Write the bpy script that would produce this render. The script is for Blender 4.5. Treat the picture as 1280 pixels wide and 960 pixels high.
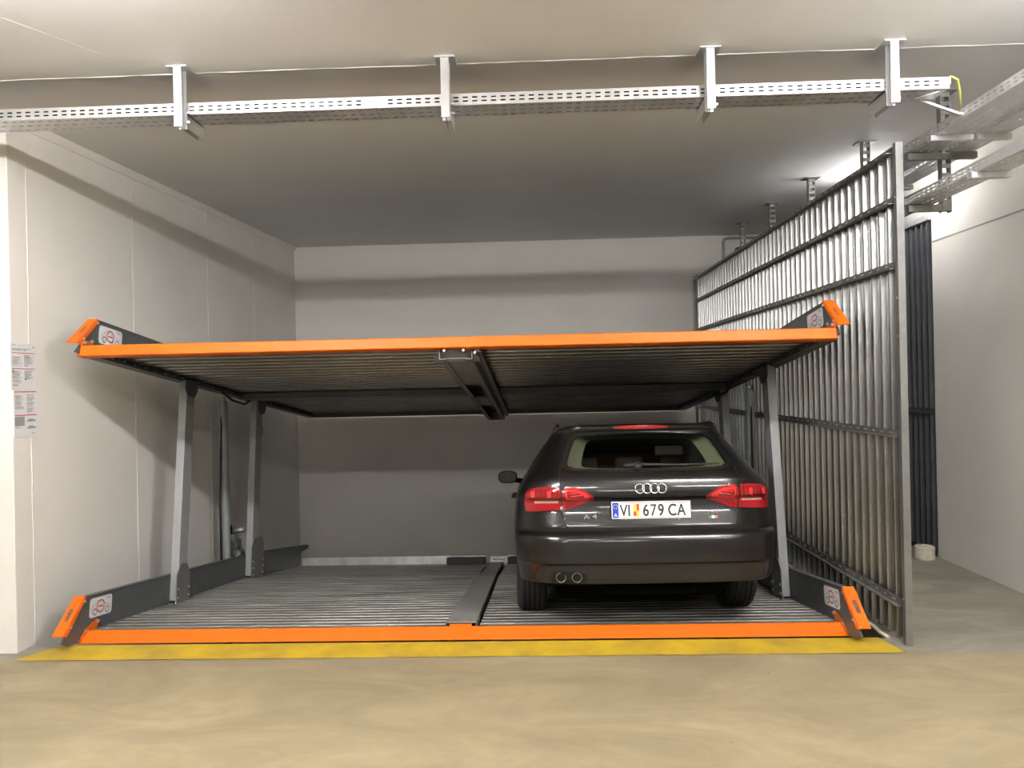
import bpy, math, random
from mathutils import Matrix, Vector
from mathutils.geometry import delaunay_2d_cdt

random.seed(4)
S = bpy.context.scene
COL = S.collection
for o in list(bpy.data.objects):
    bpy.data.objects.remove(o)

# ---------------------------------------------------------------- camera
F = 880.0
YAW, ROLL = math.atan(28 / F), 0.0216
fw = Vector((-math.sin(YAW), math.cos(YAW), 0))
rt = Vector((math.cos(YAW), math.sin(YAW), 0))
upv = Vector((0, 0, 1))
cr, sr = math.cos(ROLL), math.sin(ROLL)
cx_, cy_, cz_ = rt * cr - upv * sr, rt * sr + upv * cr, -fw
cam = bpy.data.cameras.new('camera')
camo = bpy.data.objects.new('camera', cam)
COL.objects.link(camo)
camo.matrix_world = Matrix(((cx_.x, cy_.x, cz_.x, 0), (cx_.y, cy_.y, cz_.y, -4.87),
                            (cx_.z, cy_.z, cz_.z, 1.745), (0, 0, 0, 1)))
cam.sensor_width = 36
cam.lens = F / 1280 * 36
cam.clip_start = .05
S.camera = camo

# ---------------------------------------------------------------- world, exposure
w = bpy.data.worlds.new('world')
S.world = w
w.use_nodes = True
w.node_tree.nodes['Background'].inputs[0].default_value = (.9, .95, 1, 1)
w.node_tree.nodes['Background'].inputs[1].default_value = .0
S.view_settings.view_transform = 'Standard'
S.view_settings.look = 'None'
S.view_settings.gamma = 1
S.view_settings.use_curve_mapping = False
S.view_settings.exposure = 2.0

TUBE = 30.0          # tube emission strength
# batten lights: (centre x, centre y, length, strength factor)
LIGHTS = [(-2.1, -2.72, 1.5, 3.5), (2.2, -2.72, 1.5, 3.5), (0.0, -5.35, 1.5, 1.1),
          (-3.2, -5.35, 1.5, 1.1), (3.2, -5.35, 1.5, 1.1), (-1.6, -8.6, 1.5, .6), (1.6, -8.6, 1.5, .6)]
PASSAGE_LIGHT = (3.32, 1.95, .9, .38)

# ---------------------------------------------------------------- helpers
def sm(x):
    return x


class MB:
    def __init__(s):
        s.v, s.f = [], []

    def add(s, vs, fs):
        b = len(s.v)
        s.v += [tuple(p) for p in vs]
        s.f += [tuple(b + i for i in f) for f in fs]
        return s

    def box(s, x0, x1, y0, y1, z0, z1):
        return s.add([(x0, y0, z0), (x1, y0, z0), (x1, y1, z0), (x0, y1, z0),
                      (x0, y0, z1), (x1, y0, z1), (x1, y1, z1), (x0, y1, z1)],
                     [(0, 3, 2, 1), (4, 5, 6, 7), (0, 1, 5, 4), (1, 2, 6, 5), (2, 3, 7, 6), (3, 0, 4, 7)])

    def prism(s, poly, axis, a0, a1):
        """closed polygon in the two other axes, extruded along axis"""
        n = len(poly)
        def mk(p, a):
            if axis == 'x': return (a, p[0], p[1])
            if axis == 'y': return (p[0], a, p[1])
            return (p[0], p[1], a)
        vs = [mk(p, a0) for p in poly] + [mk(p, a1) for p in poly]
        fs = [(i, (i + 1) % n, n + (i + 1) % n, n + i) for i in range(n)]
        fs += [tuple(range(n))[::-1], tuple(range(n, 2 * n))]
        return s.add(vs, fs)

    def sheet(s, line, axis, a0, a1, t):
        """open polyline given a thickness t and extruded along axis"""
        n = len(line)
        off = []
        for i, p in enumerate(line):
            a, b = line[max(i - 1, 0)], line[min(i + 1, n - 1)]
            dx, dy = b[0] - a[0], b[1] - a[1]
            l = math.hypot(dx, dy) or 1
            off.append((p[0] + dy / l * t, p[1] - dx / l * t))
        return s.prism(list(line) + off[::-1], axis, a0, a1)

    def tube(s, path, r, n=10, cap=True):
        path = [Vector(p) for p in path]
        rings = []
        prev = None
        for i, p in enumerate(path):
            d = (path[min(i + 1, len(path) - 1)] - path[max(i - 1, 0)]).normalized()
            if prev is None:
                u = d.orthogonal().normalized()
            else:
                u = (prev - d * prev.dot(d)).normalized()
            prev = u
            v = d.cross(u)
            rr = r[i] if isinstance(r, (list, tuple)) else r
            rings.append([p + (u * math.cos(2 * math.pi * k / n) + v * math.sin(2 * math.pi * k / n)) * rr for k in range(n)])
        vs = [q for R in rings for q in R]
        fs = []
        for i in range(len(rings) - 1):
            for k in range(n):
                fs.append((i * n + k, i * n + (k + 1) % n, (i + 1) * n + (k + 1) % n, (i + 1) * n + k))
        if cap:
            fs.append(tuple(range(n))[::-1])
            fs.append(tuple(range((len(rings) - 1) * n, len(rings) * n)))
        return s.add(vs, fs)

    def lathe(s, prof, c=(0, 0, 0), axis='z', n=32):
        """prof: closed list of (radius, height)"""
        m = len(prof)
        vs = []
        for k in range(n):
            a = 2 * math.pi * k / n
            for r, h in prof:
                p = (r * math.cos(a), r * math.sin(a), h)
                if axis == 'x': p = (h, p[0], p[1])
                if axis == 'y': p = (p[0], h, p[1])
                vs.append((p[0] + c[0], p[1] + c[1], p[2] + c[2]))
        fs = []
        for k in range(n):
            for i in range(m):
                j = (i + 1) % m
                k2 = (k + 1) % n
                fs.append((k * m + i, k2 * m + i, k2 * m + j, k * m + j))
        return s.add(vs, fs)

    def build(s, name, mat, parent=None, smooth=False, bevel=0, fix=True):
        me = bpy.data.meshes.new(name)
        me.from_pydata(s.v, [], s.f)
        if fix:
            import bmesh
            bm = bmesh.new()
            bm.from_mesh(me)
            bmesh.ops.recalc_face_normals(bm, faces=bm.faces)
            bm.to_mesh(me)
            bm.free()
        me.materials.append(mat)
        if smooth:
            me.polygons.foreach_set('use_smooth', [True] * len(me.polygons))
        me.update()
        return link(name, me, parent, bevel)


def link(name, me, parent=None, bevel=0):
    o = bpy.data.objects.new(name, me)
    COL.objects.link(o)
    if parent: o.parent = parent
    if bevel:
        b = o.modifiers.new('bevel', 'BEVEL')
        b.width = bevel
        b.segments = 2
        b.limit_method = 'ANGLE'
    return o


def empty(name, loc=(0, 0, 0), rot=(0, 0, 0)):
    o = bpy.data.objects.new(name, None)
    o.empty_display_size = .1
    COL.objects.link(o)
    o.location = loc
    o.rotation_euler = rot
    return o


def tag(o, label, cat, group=None):
    o['label'] = label
    o['category'] = cat
    if group: o['group'] = group
    return o


def struct(o, label=None):
    o['kind'] = 'structure'
    if label: o['label'] = label
    return o


def mat(name, col, rough=.5, metal=0., coat=0., noise=0., nscale=6., bump=0., bscale=40., spec=.5, emit=None, col2=None,
        stretch=(1, 1, 1), alpha=1., trans=0., detail=6., world=False):
    m = bpy.data.materials.new(name)
    m.use_nodes = True
    nt = m.node_tree
    b = nt.nodes['Principled BSDF']
    col = tuple(col)
    b.inputs['Base Color'].default_value = col + (1,)
    b.inputs['Roughness'].default_value = rough
    b.inputs['Metallic'].default_value = metal
    b.inputs['Coat Weight'].default_value = coat
    b.inputs['Coat Roughness'].default_value = .04
    b.inputs['Specular IOR Level'].default_value = spec
    b.inputs['Transmission Weight'].default_value = trans
    if emit:
        b.inputs['Emission Color'].default_value = tuple(emit[0]) + (1,)
        b.inputs['Emission Strength'].default_value = emit[1]
    if noise or bump:
        tc = nt.nodes.new('ShaderNodeTexCoord')
        mp = nt.nodes.new('ShaderNodeMapping')
        mp.inputs['Scale'].default_value = stretch
        if world:
            ge = nt.nodes.new('ShaderNodeNewGeometry')
            nt.links.new(ge.outputs['Position'], mp.inputs['Vector'])
        else:
            nt.links.new(tc.outputs['Object'], mp.inputs['Vector'])
    if noise:
        n = nt.nodes.new('ShaderNodeTexNoise')
        n.inputs['Scale'].default_value = nscale
        n.inputs['Detail'].default_value = detail
        n.inputs['Roughness'].default_value = .6
        nt.links.new(mp.outputs['Vector'], n.inputs['Vector'])
        r = nt.nodes.new('ShaderNodeValToRGB')
        c2 = col2 or tuple(min(1, c * (1 + noise)) for c in col)
        c1 = tuple(c * (1 - noise) for c in col) if not col2 else col
        r.color_ramp.elements[0].position = .32
        r.color_ramp.elements[1].position = .68
        r.color_ramp.elements[0].color = c1 + (1,)
        r.color_ramp.elements[1].color = tuple(c2) + (1,)
        nt.links.new(n.outputs['Fac'], r.inputs['Fac'])
        nt.links.new(r.outputs['Color'], b.inputs['Base Color'])
    if bump:
        n2 = nt.nodes.new('ShaderNodeTexNoise')
        n2.inputs['Scale'].default_value = bscale
        n2.inputs['Detail'].default_value = 4
        nt.links.new(mp.outputs['Vector'], n2.inputs['Vector'])
        bp = nt.nodes.new('ShaderNodeBump')
        bp.inputs['Strength'].default_value = bump
        bp.inputs['Distance'].default_value = .01
        nt.links.new(n2.outputs['Fac'], bp.inputs['Height'])
        nt.links.new(bp.outputs['Normal'], b.inputs['Normal'])
    return m


def floor_mat(name, ca, cb, cc, specks=True):
    """trowelled concrete: broad patches, directional sweeps, small dark specks"""
    m = bpy.data.materials.new(name)
    m.use_nodes = True
    nt = m.node_tree
    b = nt.nodes['Principled BSDF']
    b.inputs['Roughness'].default_value = .55
    tc = nt.nodes.new('ShaderNodeTexCoord')
    mp = nt.nodes.new('ShaderNodeMapping')
    mp.inputs['Scale'].default_value = (.7, 1.6, 1)
    mp.inputs['Rotation'].default_value = (0, 0, .25)
    nt.links.new(tc.outputs['Object'], mp.inputs['Vector'])
    n1 = nt.nodes.new('ShaderNodeTexNoise')
    n1.inputs['Scale'].default_value = 1.3
    n1.inputs['Detail'].default_value = 8
    n1.inputs['Roughness'].default_value = .7
    n1.inputs['Distortion'].default_value = .8
    nt.links.new(mp.outputs['Vector'], n1.inputs['Vector'])
    r1 = nt.nodes.new('ShaderNodeValToRGB')
    e = r1.color_ramp.elements
    e[0].position, e[1].position = .35, .65
    e[0].color, e[1].color = tuple(ca) + (1,), tuple(cb) + (1,)
    nt.links.new(n1.outputs['Fac'], r1.inputs['Fac'])
    n2 = nt.nodes.new('ShaderNodeTexNoise')
    n2.inputs['Scale'].default_value = 5
    n2.inputs['Detail'].default_value = 6
    nt.links.new(mp.outputs['Vector'], n2.inputs['Vector'])
    r2 = nt.nodes.new('ShaderNodeValToRGB')
    r2.color_ramp.elements[0].position, r2.color_ramp.elements[1].position = .5, .85
    nt.links.new(n2.outputs['Fac'], r2.inputs['Fac'])
    mx = nt.nodes.new('ShaderNodeMixRGB')
    mx.inputs['Color2'].default_value = tuple(cc) + (1,)
    nt.links.new(r2.outputs['Color'], mx.inputs['Fac'])
    nt.links.new(r1.outputs['Color'], mx.inputs['Color1'])
    out = mx.outputs['Color']
    if specks:
        vo = nt.nodes.new('ShaderNodeTexVoronoi')
        vo.inputs['Scale'].default_value = 3.2
        nt.links.new(tc.outputs['Object'], vo.inputs['Vector'])
        r3 = nt.nodes.new('ShaderNodeValToRGB')
        r3.color_ramp.elements[0].position, r3.color_ramp.elements[1].position = .02, .035
        r3.color_ramp.elements[0].color, r3.color_ramp.elements[1].color = (.55, .5, .45, 1), (1, 1, 1, 1)
        nt.links.new(vo.outputs['Distance'], r3.inputs['Fac'])
        m2 = nt.nodes.new('ShaderNodeMixRGB')
        m2.blend_type = 'MULTIPLY'
        m2.inputs['Fac'].default_value = 1
        nt.links.new(out, m2.inputs['Color1'])
        nt.links.new(r3.outputs['Color'], m2.inputs['Color2'])
        out = m2.outputs['Color']
    nt.links.new(out, b.inputs['Base Color'])
    bp = nt.nodes.new('ShaderNodeBump')
    bp.inputs['Strength'].default_value = .12
    bp.inputs['Distance'].default_value = .01
    nt.links.new(n2.outputs['Fac'], bp.inputs['Height'])
    nt.links.new(bp.outputs['Normal'], b.inputs['Normal'])
    return m


M = dict(
    wall=mat('wall_paint', (.76, .735, .69), .75, noise=.035, nscale=1.2, bump=.08, bscale=9),
    ceil=mat('ceiling_paint', (.74, .745, .75), .7, noise=.03, nscale=.8, bump=.06, bscale=5),
    ridge=mat('ridge_paint', (.77, .75, .71), .7),
    floor=floor_mat('floor_beige', (.225, .182, .112), (.345, .282, .174), (.25, .21, .14)),
    floor2=floor_mat('floor_grey', (.19, .175, .14), (.33, .305, .25), (.21, .195, .16)),
    pit=mat('pit_concrete', (.22, .21, .19), .85, noise=.2),
    rim=mat('rim_concrete', (.58, .52, .42), .8, noise=.15, nscale=9, bump=.3, bscale=25),
    yellow=mat('yellow_paint', (.37, .25, .03), .6, noise=.1, col2=(.60, .41, .02), nscale=3.0, bump=.2, bscale=14),
    orange=mat('orange_paint', (.66, .125, .0035), .5, noise=.02, nscale=10, spec=.3),
    dark=mat('anthracite_paint', (.082, .086, .09), .45, noise=.12, nscale=5),
    post=mat('grey_post_paint', (.30, .31, .315), .5, noise=.05),
    beam=mat('grey_beam_paint', (.16, .158, .15), .5, noise=.1, nscale=5),
    beam2=mat('light_beam_paint', (.235, .23, .215), .5, noise=.12, nscale=5),
    galv=mat('galvanised_steel', (.50, .50, .49), .42, metal=.85, noise=.22, nscale=7, bump=.05, bscale=30),
    deck=mat('galvanised_deck', (.215, .208, .195), .46, metal=.35, noise=.5, nscale=4, stretch=(.45, 2.2, 1), bump=.08, bscale=25, world=True),
    deck2=mat('galvanised_deck_bright', (.27, .262, .245), .30, metal=.85, noise=.15, nscale=4, stretch=(.45, 2.2, 1), world=True),
    tray=mat('tray_zinc', (.72, .73, .75), .38, metal=.75, noise=.06, nscale=10),
    fence=mat('fence_zinc', (.42, .425, .425), .30, metal=1.0, noise=.12, nscale=4, stretch=(1, 1, .4)),
    rail=mat('rail_zinc', (.27, .265, .25), .5, metal=.7, noise=.15, nscale=8),
    dfence=mat('dark_fence', (.075, .08, .09), .5, metal=.4, noise=.1),
    bolt=mat('bolt_zinc', (.8, .8, .78), .3, metal=.9),
    black=mat('black_rubber', (.012, .012, .012), .6),
    blackgloss=mat('black_gloss', (.008, .008, .009), .12, coat=.5),
    white=mat('white_print', (.74, .74, .75), .45),
    red=mat('red_print', (.55, .03, .03), .5),
    ink=mat('dark_print', (.06, .06, .07), .5),
    greyink=mat('grey_print', (.30, .30, .31), .5),
    drum=mat('drum_concrete', (.62, .57, .48), .8, noise=.12, nscale=20),
    cylinder=mat('cylinder_paint', (.23, .25, .25), .45, noise=.05),
    unit=mat('unit_metal', (.12, .12, .115), .4, metal=.3, noise=.4, nscale=20),
    earth=mat('earth_cable', (.62, .60, .16), .5),
    brown=mat('brown_box', (.16, .10, .09), .6),
    tubes=mat('tube_glow', (1, 1, 1), .5, emit=((1, .975, .94), TUBE)),
    lampbody=mat('lamp_body', (.8, .8, .8), .4),
    conduit=mat('conduit_grey', (.34, .34, .32), .5),
)

# ---------------------------------------------------------------- room
YB, XL, XR = 5.5, -3.53, 3.83       # back wall, left wall, right wall
def ceil_z(y):
    return 3.63 if y < -.75 else 3.63 + (y + .75) * .0345

struct(MB().box(-9, 9, -13, -.365, -.3, 0).build('floor', M['floor']), 'beige trowelled concrete garage floor')
mb = MB().box(2.31, XR, -.365, YB, -.3, 0)
struct(mb.build('floor_passage', M['floor2']), 'grey concrete floor of the passage beside the fence')
mb = MB().box(XL - .3, 2.31, -.365, -.10, -.3, -.002)
struct(mb.build('floor_lip', M['floor2']))
struct(MB().box(XL - .3, 2.31, -.3, YB, -1.9, -1.7).build('floor_pit', M['pit']))
struct(MB().box(XL, 2.31, -.3, -.102, -1.7, -.3).build('wall_pit_front', M['pit']))
struct(MB().box(2.312, 2.6, -.1, YB, -1.7, -.302).build('wall_pit_right', M['pit']))

# wall left with its end face towards the aisle
struct(MB().box(-9, XL, -.226, YB + .3, -1.9, 4.0).build('wall_left', M['wall'], bevel=.006), 'pale painted concrete wall')
struct(MB().box(XL - .2, 7, YB, YB + .25, -1.9, 4.0).build('wall_back', M['wall']), 'pale painted back wall')
struct(MB().box(XR, 9, -.35, 2.0, -.1, 4.0).build('wall_right', M['wall'], bevel=.006), 'pale painted passage wall')
struct(MB().box(XR + .14, 9, 2.0, YB, -.1, 4.0).build('wall_recess', M['wall']))
struct(MB().box(-9.2, 9.2, -13.2, -13, -.1, 4).build('wall_opposite', M['wall']))
struct(MB().box(-9.2, -9, -13, .2, -.1, 4).build('wall_aisle_left', M['wall']))
struct(MB().box(9, 9.2, -13, .2, -.1, 4).build('wall_aisle_right', M['wall']))

cm = MB()
cm.prism([(-13.2, 3.63), (-.75, 3.63), (YB + .3, ceil_z(YB + .3)), (YB + .3, 4.3), (-13.2, 4.3)], 'x', -9.2, 9.2)
struct(cm.build('ceiling', M['ceil']), 'painted concrete ceiling with formwork joints')
# joints and ridges left by the formwork
def ridge(name, pts, wdt, h, parentm=M['ridge']):
    mb = MB()
    mb.tube(pts, [wdt * random.uniform(.3, 1.0) for _ in pts], 5)
    return struct(mb.build(name, parentm))
n = 120
ridge('trim_1', [(-7 + 14 * i / n, -.75 + random.uniform(-.004, .004), 3.631) for i in range(n + 1)], .005, .004)
for k, (x, x2) in enumerate([(-1.1, -.68), (-.05, .02), (.62, .5), (-2.9, -2.2), (2.35, 2.05), (4.4, 3.2)]):
    ridge('trim_%d' % (k + 2), [(x + (x2 - x) * i / 12, -1.9 + 1.15 * i / 12, 3.632) for i in range(13)], .0035, .003)
for k, y in enumerate((-.05, 1.25, 2.68, 3.95)):
    ridge('trim_%d' % (k + 8), [(XL, y + random.uniform(-.003, .003), .0 + ceil_z(y) * i / 60) for i in range(61)], .0042, .004)
mb = MB()
mb.prism([(XL, 0), (XL + .045, 0), (XL + .045, .02), (XL + .01, -.06), (XL, -.06)], 'y', -.226, YB)
o = mb.build('trim_12', M['wall'])
for v in o.data.vertices:
    v.co.z += ceil_z(v.co.y)
struct(o)
# groove in the passage wall
struct(MB().box(XR - .002, XR + .01, -.35, 2.0, 3.008, 3.022).build('trim_13', M['post']))

# painted hazard stripe
mb = MB()
nx = 90
for i in range(nx + 1):
    x = -3.46 + (2.30 + 3.46) * i / nx
    mb.v.append((x, -.368 + random.uniform(-.004, .003), .004))
for i in range(nx + 1):
    x = -3.30 + (2.25 + 3.30) * i / nx
    mb.v.append((x, -.105, .004))
mb.f = [(i, i + 1, nx + 2 + i, nx + 1 + i) for i in range(nx)]
tag(mb.build('floor_stripe', M['yellow']), 'yellow painted stripe across the floor in front of the lift', 'floor marking')
# rough edge of the slab beside the pit
mb = MB()
pts = [(2.315 + random.uniform(-.006, .006), -.1 + 5.5 * i / 60, .004 + random.uniform(-.004, .006)) for i in range(61)]
mb.tube(pts, [random.uniform(.012, .02) for _ in pts], 6)
struct(mb.build('trim_14', M['rim'], smooth=True))

# ---------------------------------------------------------------- batten lights of the garage
LIGHTS.append(PASSAGE_LIGHT)
for i, (x, y, ln, s) in enumerate(LIGHTS):
    t = empty('batten_light', (x, y, ceil_z(y) - (.03 if y > 0 else 0)), (0, 0, math.pi / 2 if i == len(LIGHTS) - 1 else 0))
    tag(t, 'white batten light with two tubes on the aisle ceiling', 'light', 'batten lights over the aisle')
    MB().prism([(-.05, 0), (.05, 0), (.05, -.05), (.03, -.09), (-.03, -.09), (-.05, -.05)], 'x', -ln / 2, ln / 2).build('housing', M['lampbody'], t)
    mm = M['tubes']
    if s != 1.0:
        mm = M['tubes'].copy()
        mm.node_tree.nodes['Principled BSDF'].inputs['Emission Strength'].default_value = TUBE * s
    for dy in (-.05, .05):
        MB().tube([(-ln / 2 + .03, dy, -.155), (ln / 2 - .03, dy, -.155)], .016, 8).build('tube', mm, t, smooth=True)
    for sx in (-1, 1):
        MB().box(sx * ln / 2 - .03, sx * ln / 2 + .03, -.075, .075, -.18, -.05).build('end_holder', M['lampbody'], t)
    t['label'] = ('white two-tube batten light over the aisle, ' + ('left' if x < -1 else 'right' if x > 1 else 'middle') + ' in the row '
                  + ('nearest the lift' if y > -4 else 'above the viewer' if y > -6 else 'farthest from the lift')) if i < len(LIGHTS) - 1 else 'white batten light over the passage behind the corrugated fence'

# ---------------------------------------------------------------- car lift (two tilted platforms on posts)
TH = math.atan(.1355)
lift = empty('car_lift', (0, 0, .066), (-TH, 0, 0))
tag(lift, 'two-level tilted car lift with galvanised decks and orange front bars', 'car lift')
PX0, PX1 = -3.19, 2.062
BX0, BX1 = -.664, -.43
# flat-print helper: strokes in a plane given by origin, u and v vectors
def strokes(mb, lines, wd, o, u, v):
    o, u, v = Vector(o), Vector(u), Vector(v)
    for ln in lines:
        for a, b in zip(ln[:-1], ln[1:]):
            d = Vector((b[0] - a[0], b[1] - a[1]))
            if d.length < 1e-6: continue
            d.normalize()
            nrm = Vector((-d.y, d.x)) * wd / 2
            q = [(a[0] + nrm.x, a[1] + nrm.y), (b[0] + nrm.x, b[1] + nrm.y), (b[0] - nrm.x, b[1] - nrm.y), (a[0] - nrm.x, a[1] - nrm.y)]
            mb.add([o + u * p[0] + v * p[1] for p in q], [(0, 1, 2, 3)])

def circ(cx, cy, r, n=18, ry=None):
    ry = ry or r
    return [(cx + r * math.cos(2 * math.pi * i / n), cy + ry * math.sin(2 * math.pi * i / n)) for i in range(n + 1)]

def plank_mesh(x0, x1, PITCH, d, wv):
    mb = MB()
    mb.sheet([(0, -d), (.005, -.001), (.010, 0), (wv - .010, 0), (wv - .005, -.001), (wv, -d), (PITCH + .001, -d)][::-1], 'x', x0, x1, .003)
    import bmesh
    me = bpy.data.meshes.new('deck_plank')
    me.from_pydata(mb.v, [], mb.f)
    bm = bmesh.new(); bm.from_mesh(me); bmesh.ops.recalc_face_normals(bm, faces=bm.faces); bm.to_mesh(me); bm.free()
    me.materials.append(M['deck'] if PITCH < .12 else M['deck2'])
    return me
PLANKS = {True: (plank_mesh(PX0, BX0 - .004, .152, .009, .088), plank_mesh(BX1 + .012, PX1, .152, .009, .088)),
          False: (plank_mesh(PX0, BX0 - .004, .108, .009, .074), plank_mesh(BX1 + .012, PX1, .108, .009, .074))}

def sticker(parent, side, y0, z0, wd, ht):
    """white prohibition sticker on the inner face of a side panel; side -1 left, +1 right"""
    xf = PX0 + .0015 if side < 0 else PX1 - .0015
    nx = 1 if side < 0 else -1
    def P(a, b, off):      # a along picture-right, b up
        y = y0 + (a if side < 0 else wd - a)
        return (xf + nx * off, y, z0 + b)
    c = .025
    mb = MB()
    pol = []
    for (px, pz, a0) in ((wd - c, ht - c, 0), (c, ht - c, 90), (c, c, 180), (wd - c, c, 270)):
        for k in range(5):
            a = math.radians(a0 + 22.5 * k)
            pol.append(P(px + c * math.cos(a), pz + c * math.sin(a), .0005))
    mb.add(pol, [tuple(range(len(pol)))])
    st = mb.build('sticker', M['white'], parent)
    st['label'] = 'white sticker with a crossed car drawing and red ring'
    O = P(0, 0, .0012); U = Vector(P(1, 0, .0012)) - Vector(O); V = (0, 0, 1)
    k = MB()
    bx, by = wd / .28, ht / .13
    car = [(.03, .03), (.02, .055), (.05, .075), (.10, .105), (.16, .105), (.19, .075), (.25, .065), (.262, .035), (.25, .03)]
    strokes(k, [[(a * bx, b * by) for a, b in car], [(.11 * bx, .03 * by), (.18 * bx, .03 * by)],
                [(.20 * bx, .115 * by), (.26 * bx, .115 * by)], [(.215 * bx, .107 * by), (.26 * bx, .107 * by)]], .004, O, U, V)
    k.build('car_drawing', M['greyink'], st)
    k = MB()
    strokes(k, [circ(.065 * bx, .035 * by, .021), circ(.22 * bx, .033 * by, .021)], .007, O, U, V)
    k.build('wheel_drawing', M['ink'], st)
    k = MB()
    strokes(k, [circ(.135 * bx, .066 * by, .042)], .009, (O[0] + nx * .0004, O[1], O[2]), U, V)
    strokes(k, [[(.105 * bx, .066 * by), (.165 * bx, .066 * by)]], .009, (O[0] + nx * .0004, O[1], O[2]), U, V)
    k.build('red_ring', M['red'], st)

def bolt(mb, c, d, r=.011, h=.01):
    c, d = Vector(c), Vector(d)
    mb.tube([c, c + d * h], r, 6)

def platform(oy, oz, length, upper):
    # decks
    PITCH = .152 if upper else .108
    ny = int(length / PITCH)
    seam = 2.62
    for j in range(ny):
        y = .012 + j * PITCH
        if y + PITCH > length: break
        gap = 0
        for me in PLANKS[upper]:
            if not upper and y > seam:
                y2 = y + .05
                p = link('deck_plank', me, lift)
                p.location = (0, oy + y2, oz - (y2 - seam) * .042 - .012)
                p.rotation_euler = (-.042, 0, 0)
            else:
                p = link('deck_plank', me, lift)
                p.location = (0, oy + y + (.05 if y > seam else 0), oz)
    # side panels with top flange
    for sd in (-1, 1):
        xi = PX0 if sd < 0 else PX1
        xo = xi + sd * .012
        e = length + .0
        # outline in y,z: slanted front, long top edge
        if upper:
            pol = [(-.06, -.052), (.165, .226), (e, .226), (e, -.052)]
        else:
            pol = [(-.28, -.03), (-.05, .238), (3.0, .238), (4.85, .155), (4.85, .11), (4.55, .09), (4.5, -.12), (.02, -.06), (-.2, -.06)]
        mb = MB()
        mb.prism([(oy + a, oz + b) for a, b in pol], 'x', xi, xo)
        sp = mb.build('side_panel', M['dark'], lift)
        fl = MB()
        if upper:
            fl.box(xi, xi + sd * .055, oy + .17, oy + e, oz + .222, oz + .23)
            fl.box(xi - sd * .04, xi + sd * .055, oy + .1, oy + e, oz - .06, oz - .05)
        else:
            fl.box(xi, xi + sd * .055, oy - .04, oy + 3.0, oz + .234, oz + .242)
            fl.prism([(3.0, .234), (3.0, .242), (4.85, .16), (4.85, .152)], 'x', xi, xi + sd * .055)
        fl.build('flange', M['dark'], sp)
        # orange end cap on the slanted front edge: a strip and an inner flange
        ty, tz = (.17, .232) if upper else (-.05, .246)
        by, bz = (-.055, .012) if upper else (-.262, .012)
        dy, dz = by - ty, bz - tz
        l = math.hypot(dy, dz); dy /= l; dz /= l
        ny_, nz_ = dz, -dy           # outward normal (towards the aisle and up)
        if ny_ > 0: ny_, nz_ = -ny_, -nz_
        t = .008
        cap = MB()
        sec = [(ty, tz), (by, bz), (by + ny_ * t, bz + nz_ * t), (ty + ny_ * t, tz + nz_ * t)]
        cap.prism([(oy + a, oz + b) for a, b in sec], 'x', xi - sd * .002, xi + sd * .075)
        iny, inz = -ny_ * .03, -nz_ * .03
        sec = [(ty, tz), (by, bz), (by + iny - dy * .02, bz + inz - dz * .02), (ty + iny * .6, tz + inz * .6)]
        cap.prism([(oy + a, oz + b) for a, b in sec], 'x', xi - sd * .006, xi - sd * .001)
        c = cap.build('end_cap', M['orange'], sp, bevel=.002)
        tx = MB()
        rows = (.45,) if upper else (.42, .58)
        for r_i, uu in enumerate(rows):
            y = .02
            for g in range(11):
                wl = random.choice((.007, .008, .006))
                a0 = l * .34 + g * .009
                x0, x1 = xi + sd * (.075 * uu - .0085), xi + sd * (.075 * uu + .0085)
                if random.random() < .15: continue
                q = []
                for (xx, aa) in ((x0, a0), (x1, a0), (x1, a0 + wl), (x0, a0 + wl)):
                    q.append((xx, oy + ty + dy * aa + ny_ * (t + .0008), oz + tz + dz * aa + nz_ * (t + .0008)))
                tx.add(q, [(0, 1, 2, 3)])
        tx.build('lettering', M['ink'], c)
        bb = MB()
        for a in (.1, .75):
            bolt(bb, (xi - sd * .006, oy + ty + dy * l * a + iny * .5, oz + tz + dz * l * a + inz * .5), (-sd, 0, 0), .008, .008)
        bb.build('bolt', M['bolt'], c)
        if upper: sticker(sp, sd, oy + .185, oz + .062, .29, .135)
        else: sticker(sp, sd, oy + .005, oz + .082, .265, .135)
        # rows of bolts along the deck edge
        bb = MB()
        for j in range(ny):
            bolt(bb, (xi - sd * .002, oy + .06 + j * PITCH, oz - .03 - (0 if upper or j * PITCH < seam else (j * PITCH - seam) * .042)), (-sd, 0, 0), .01, .008)
        bo = bb.build('deck_bolts', M['bolt'], sp)
        bo['kind'] = 'stuff'
        # inner angle that carries the planks
        an = MB()
        an.box(xi, xi - sd * .035, oy + .02, oy + (e if upper else 2.6), oz - .05, oz - .04)
        an.build('edge_angle', M['dark'], sp)
    # front bar: top lip, slanted face, bottom lip
    fb = MB()
    if upper:
        fb.sheet([(.04, .004), (.005, .006), (-.008, .0), (-.012, -.068), (-.004, -.074), (.07, -.076)], 'x', PX0 - .02, PX1 + .005, -.005)
    else:
        fb.sheet([(.012, .006), (-.012, .006), (-.085, -.062), (-.085, -.068), (.045, -.074)], 'x', PX0 - .09, PX1 + .06, -.006)
    fo = fb.build('front_bar', M['orange'], lift, bevel=.002)
    for v in fo.data.vertices:
        v.co.y += oy; v.co.z += oz
        # mitred ends: the bar is shorter along its top
        if v.co.z - oz > -.02:
            v.co.x = max(min(v.co.x, PX1 + .03), PX0 - .03) if not upper else v.co.x
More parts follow.
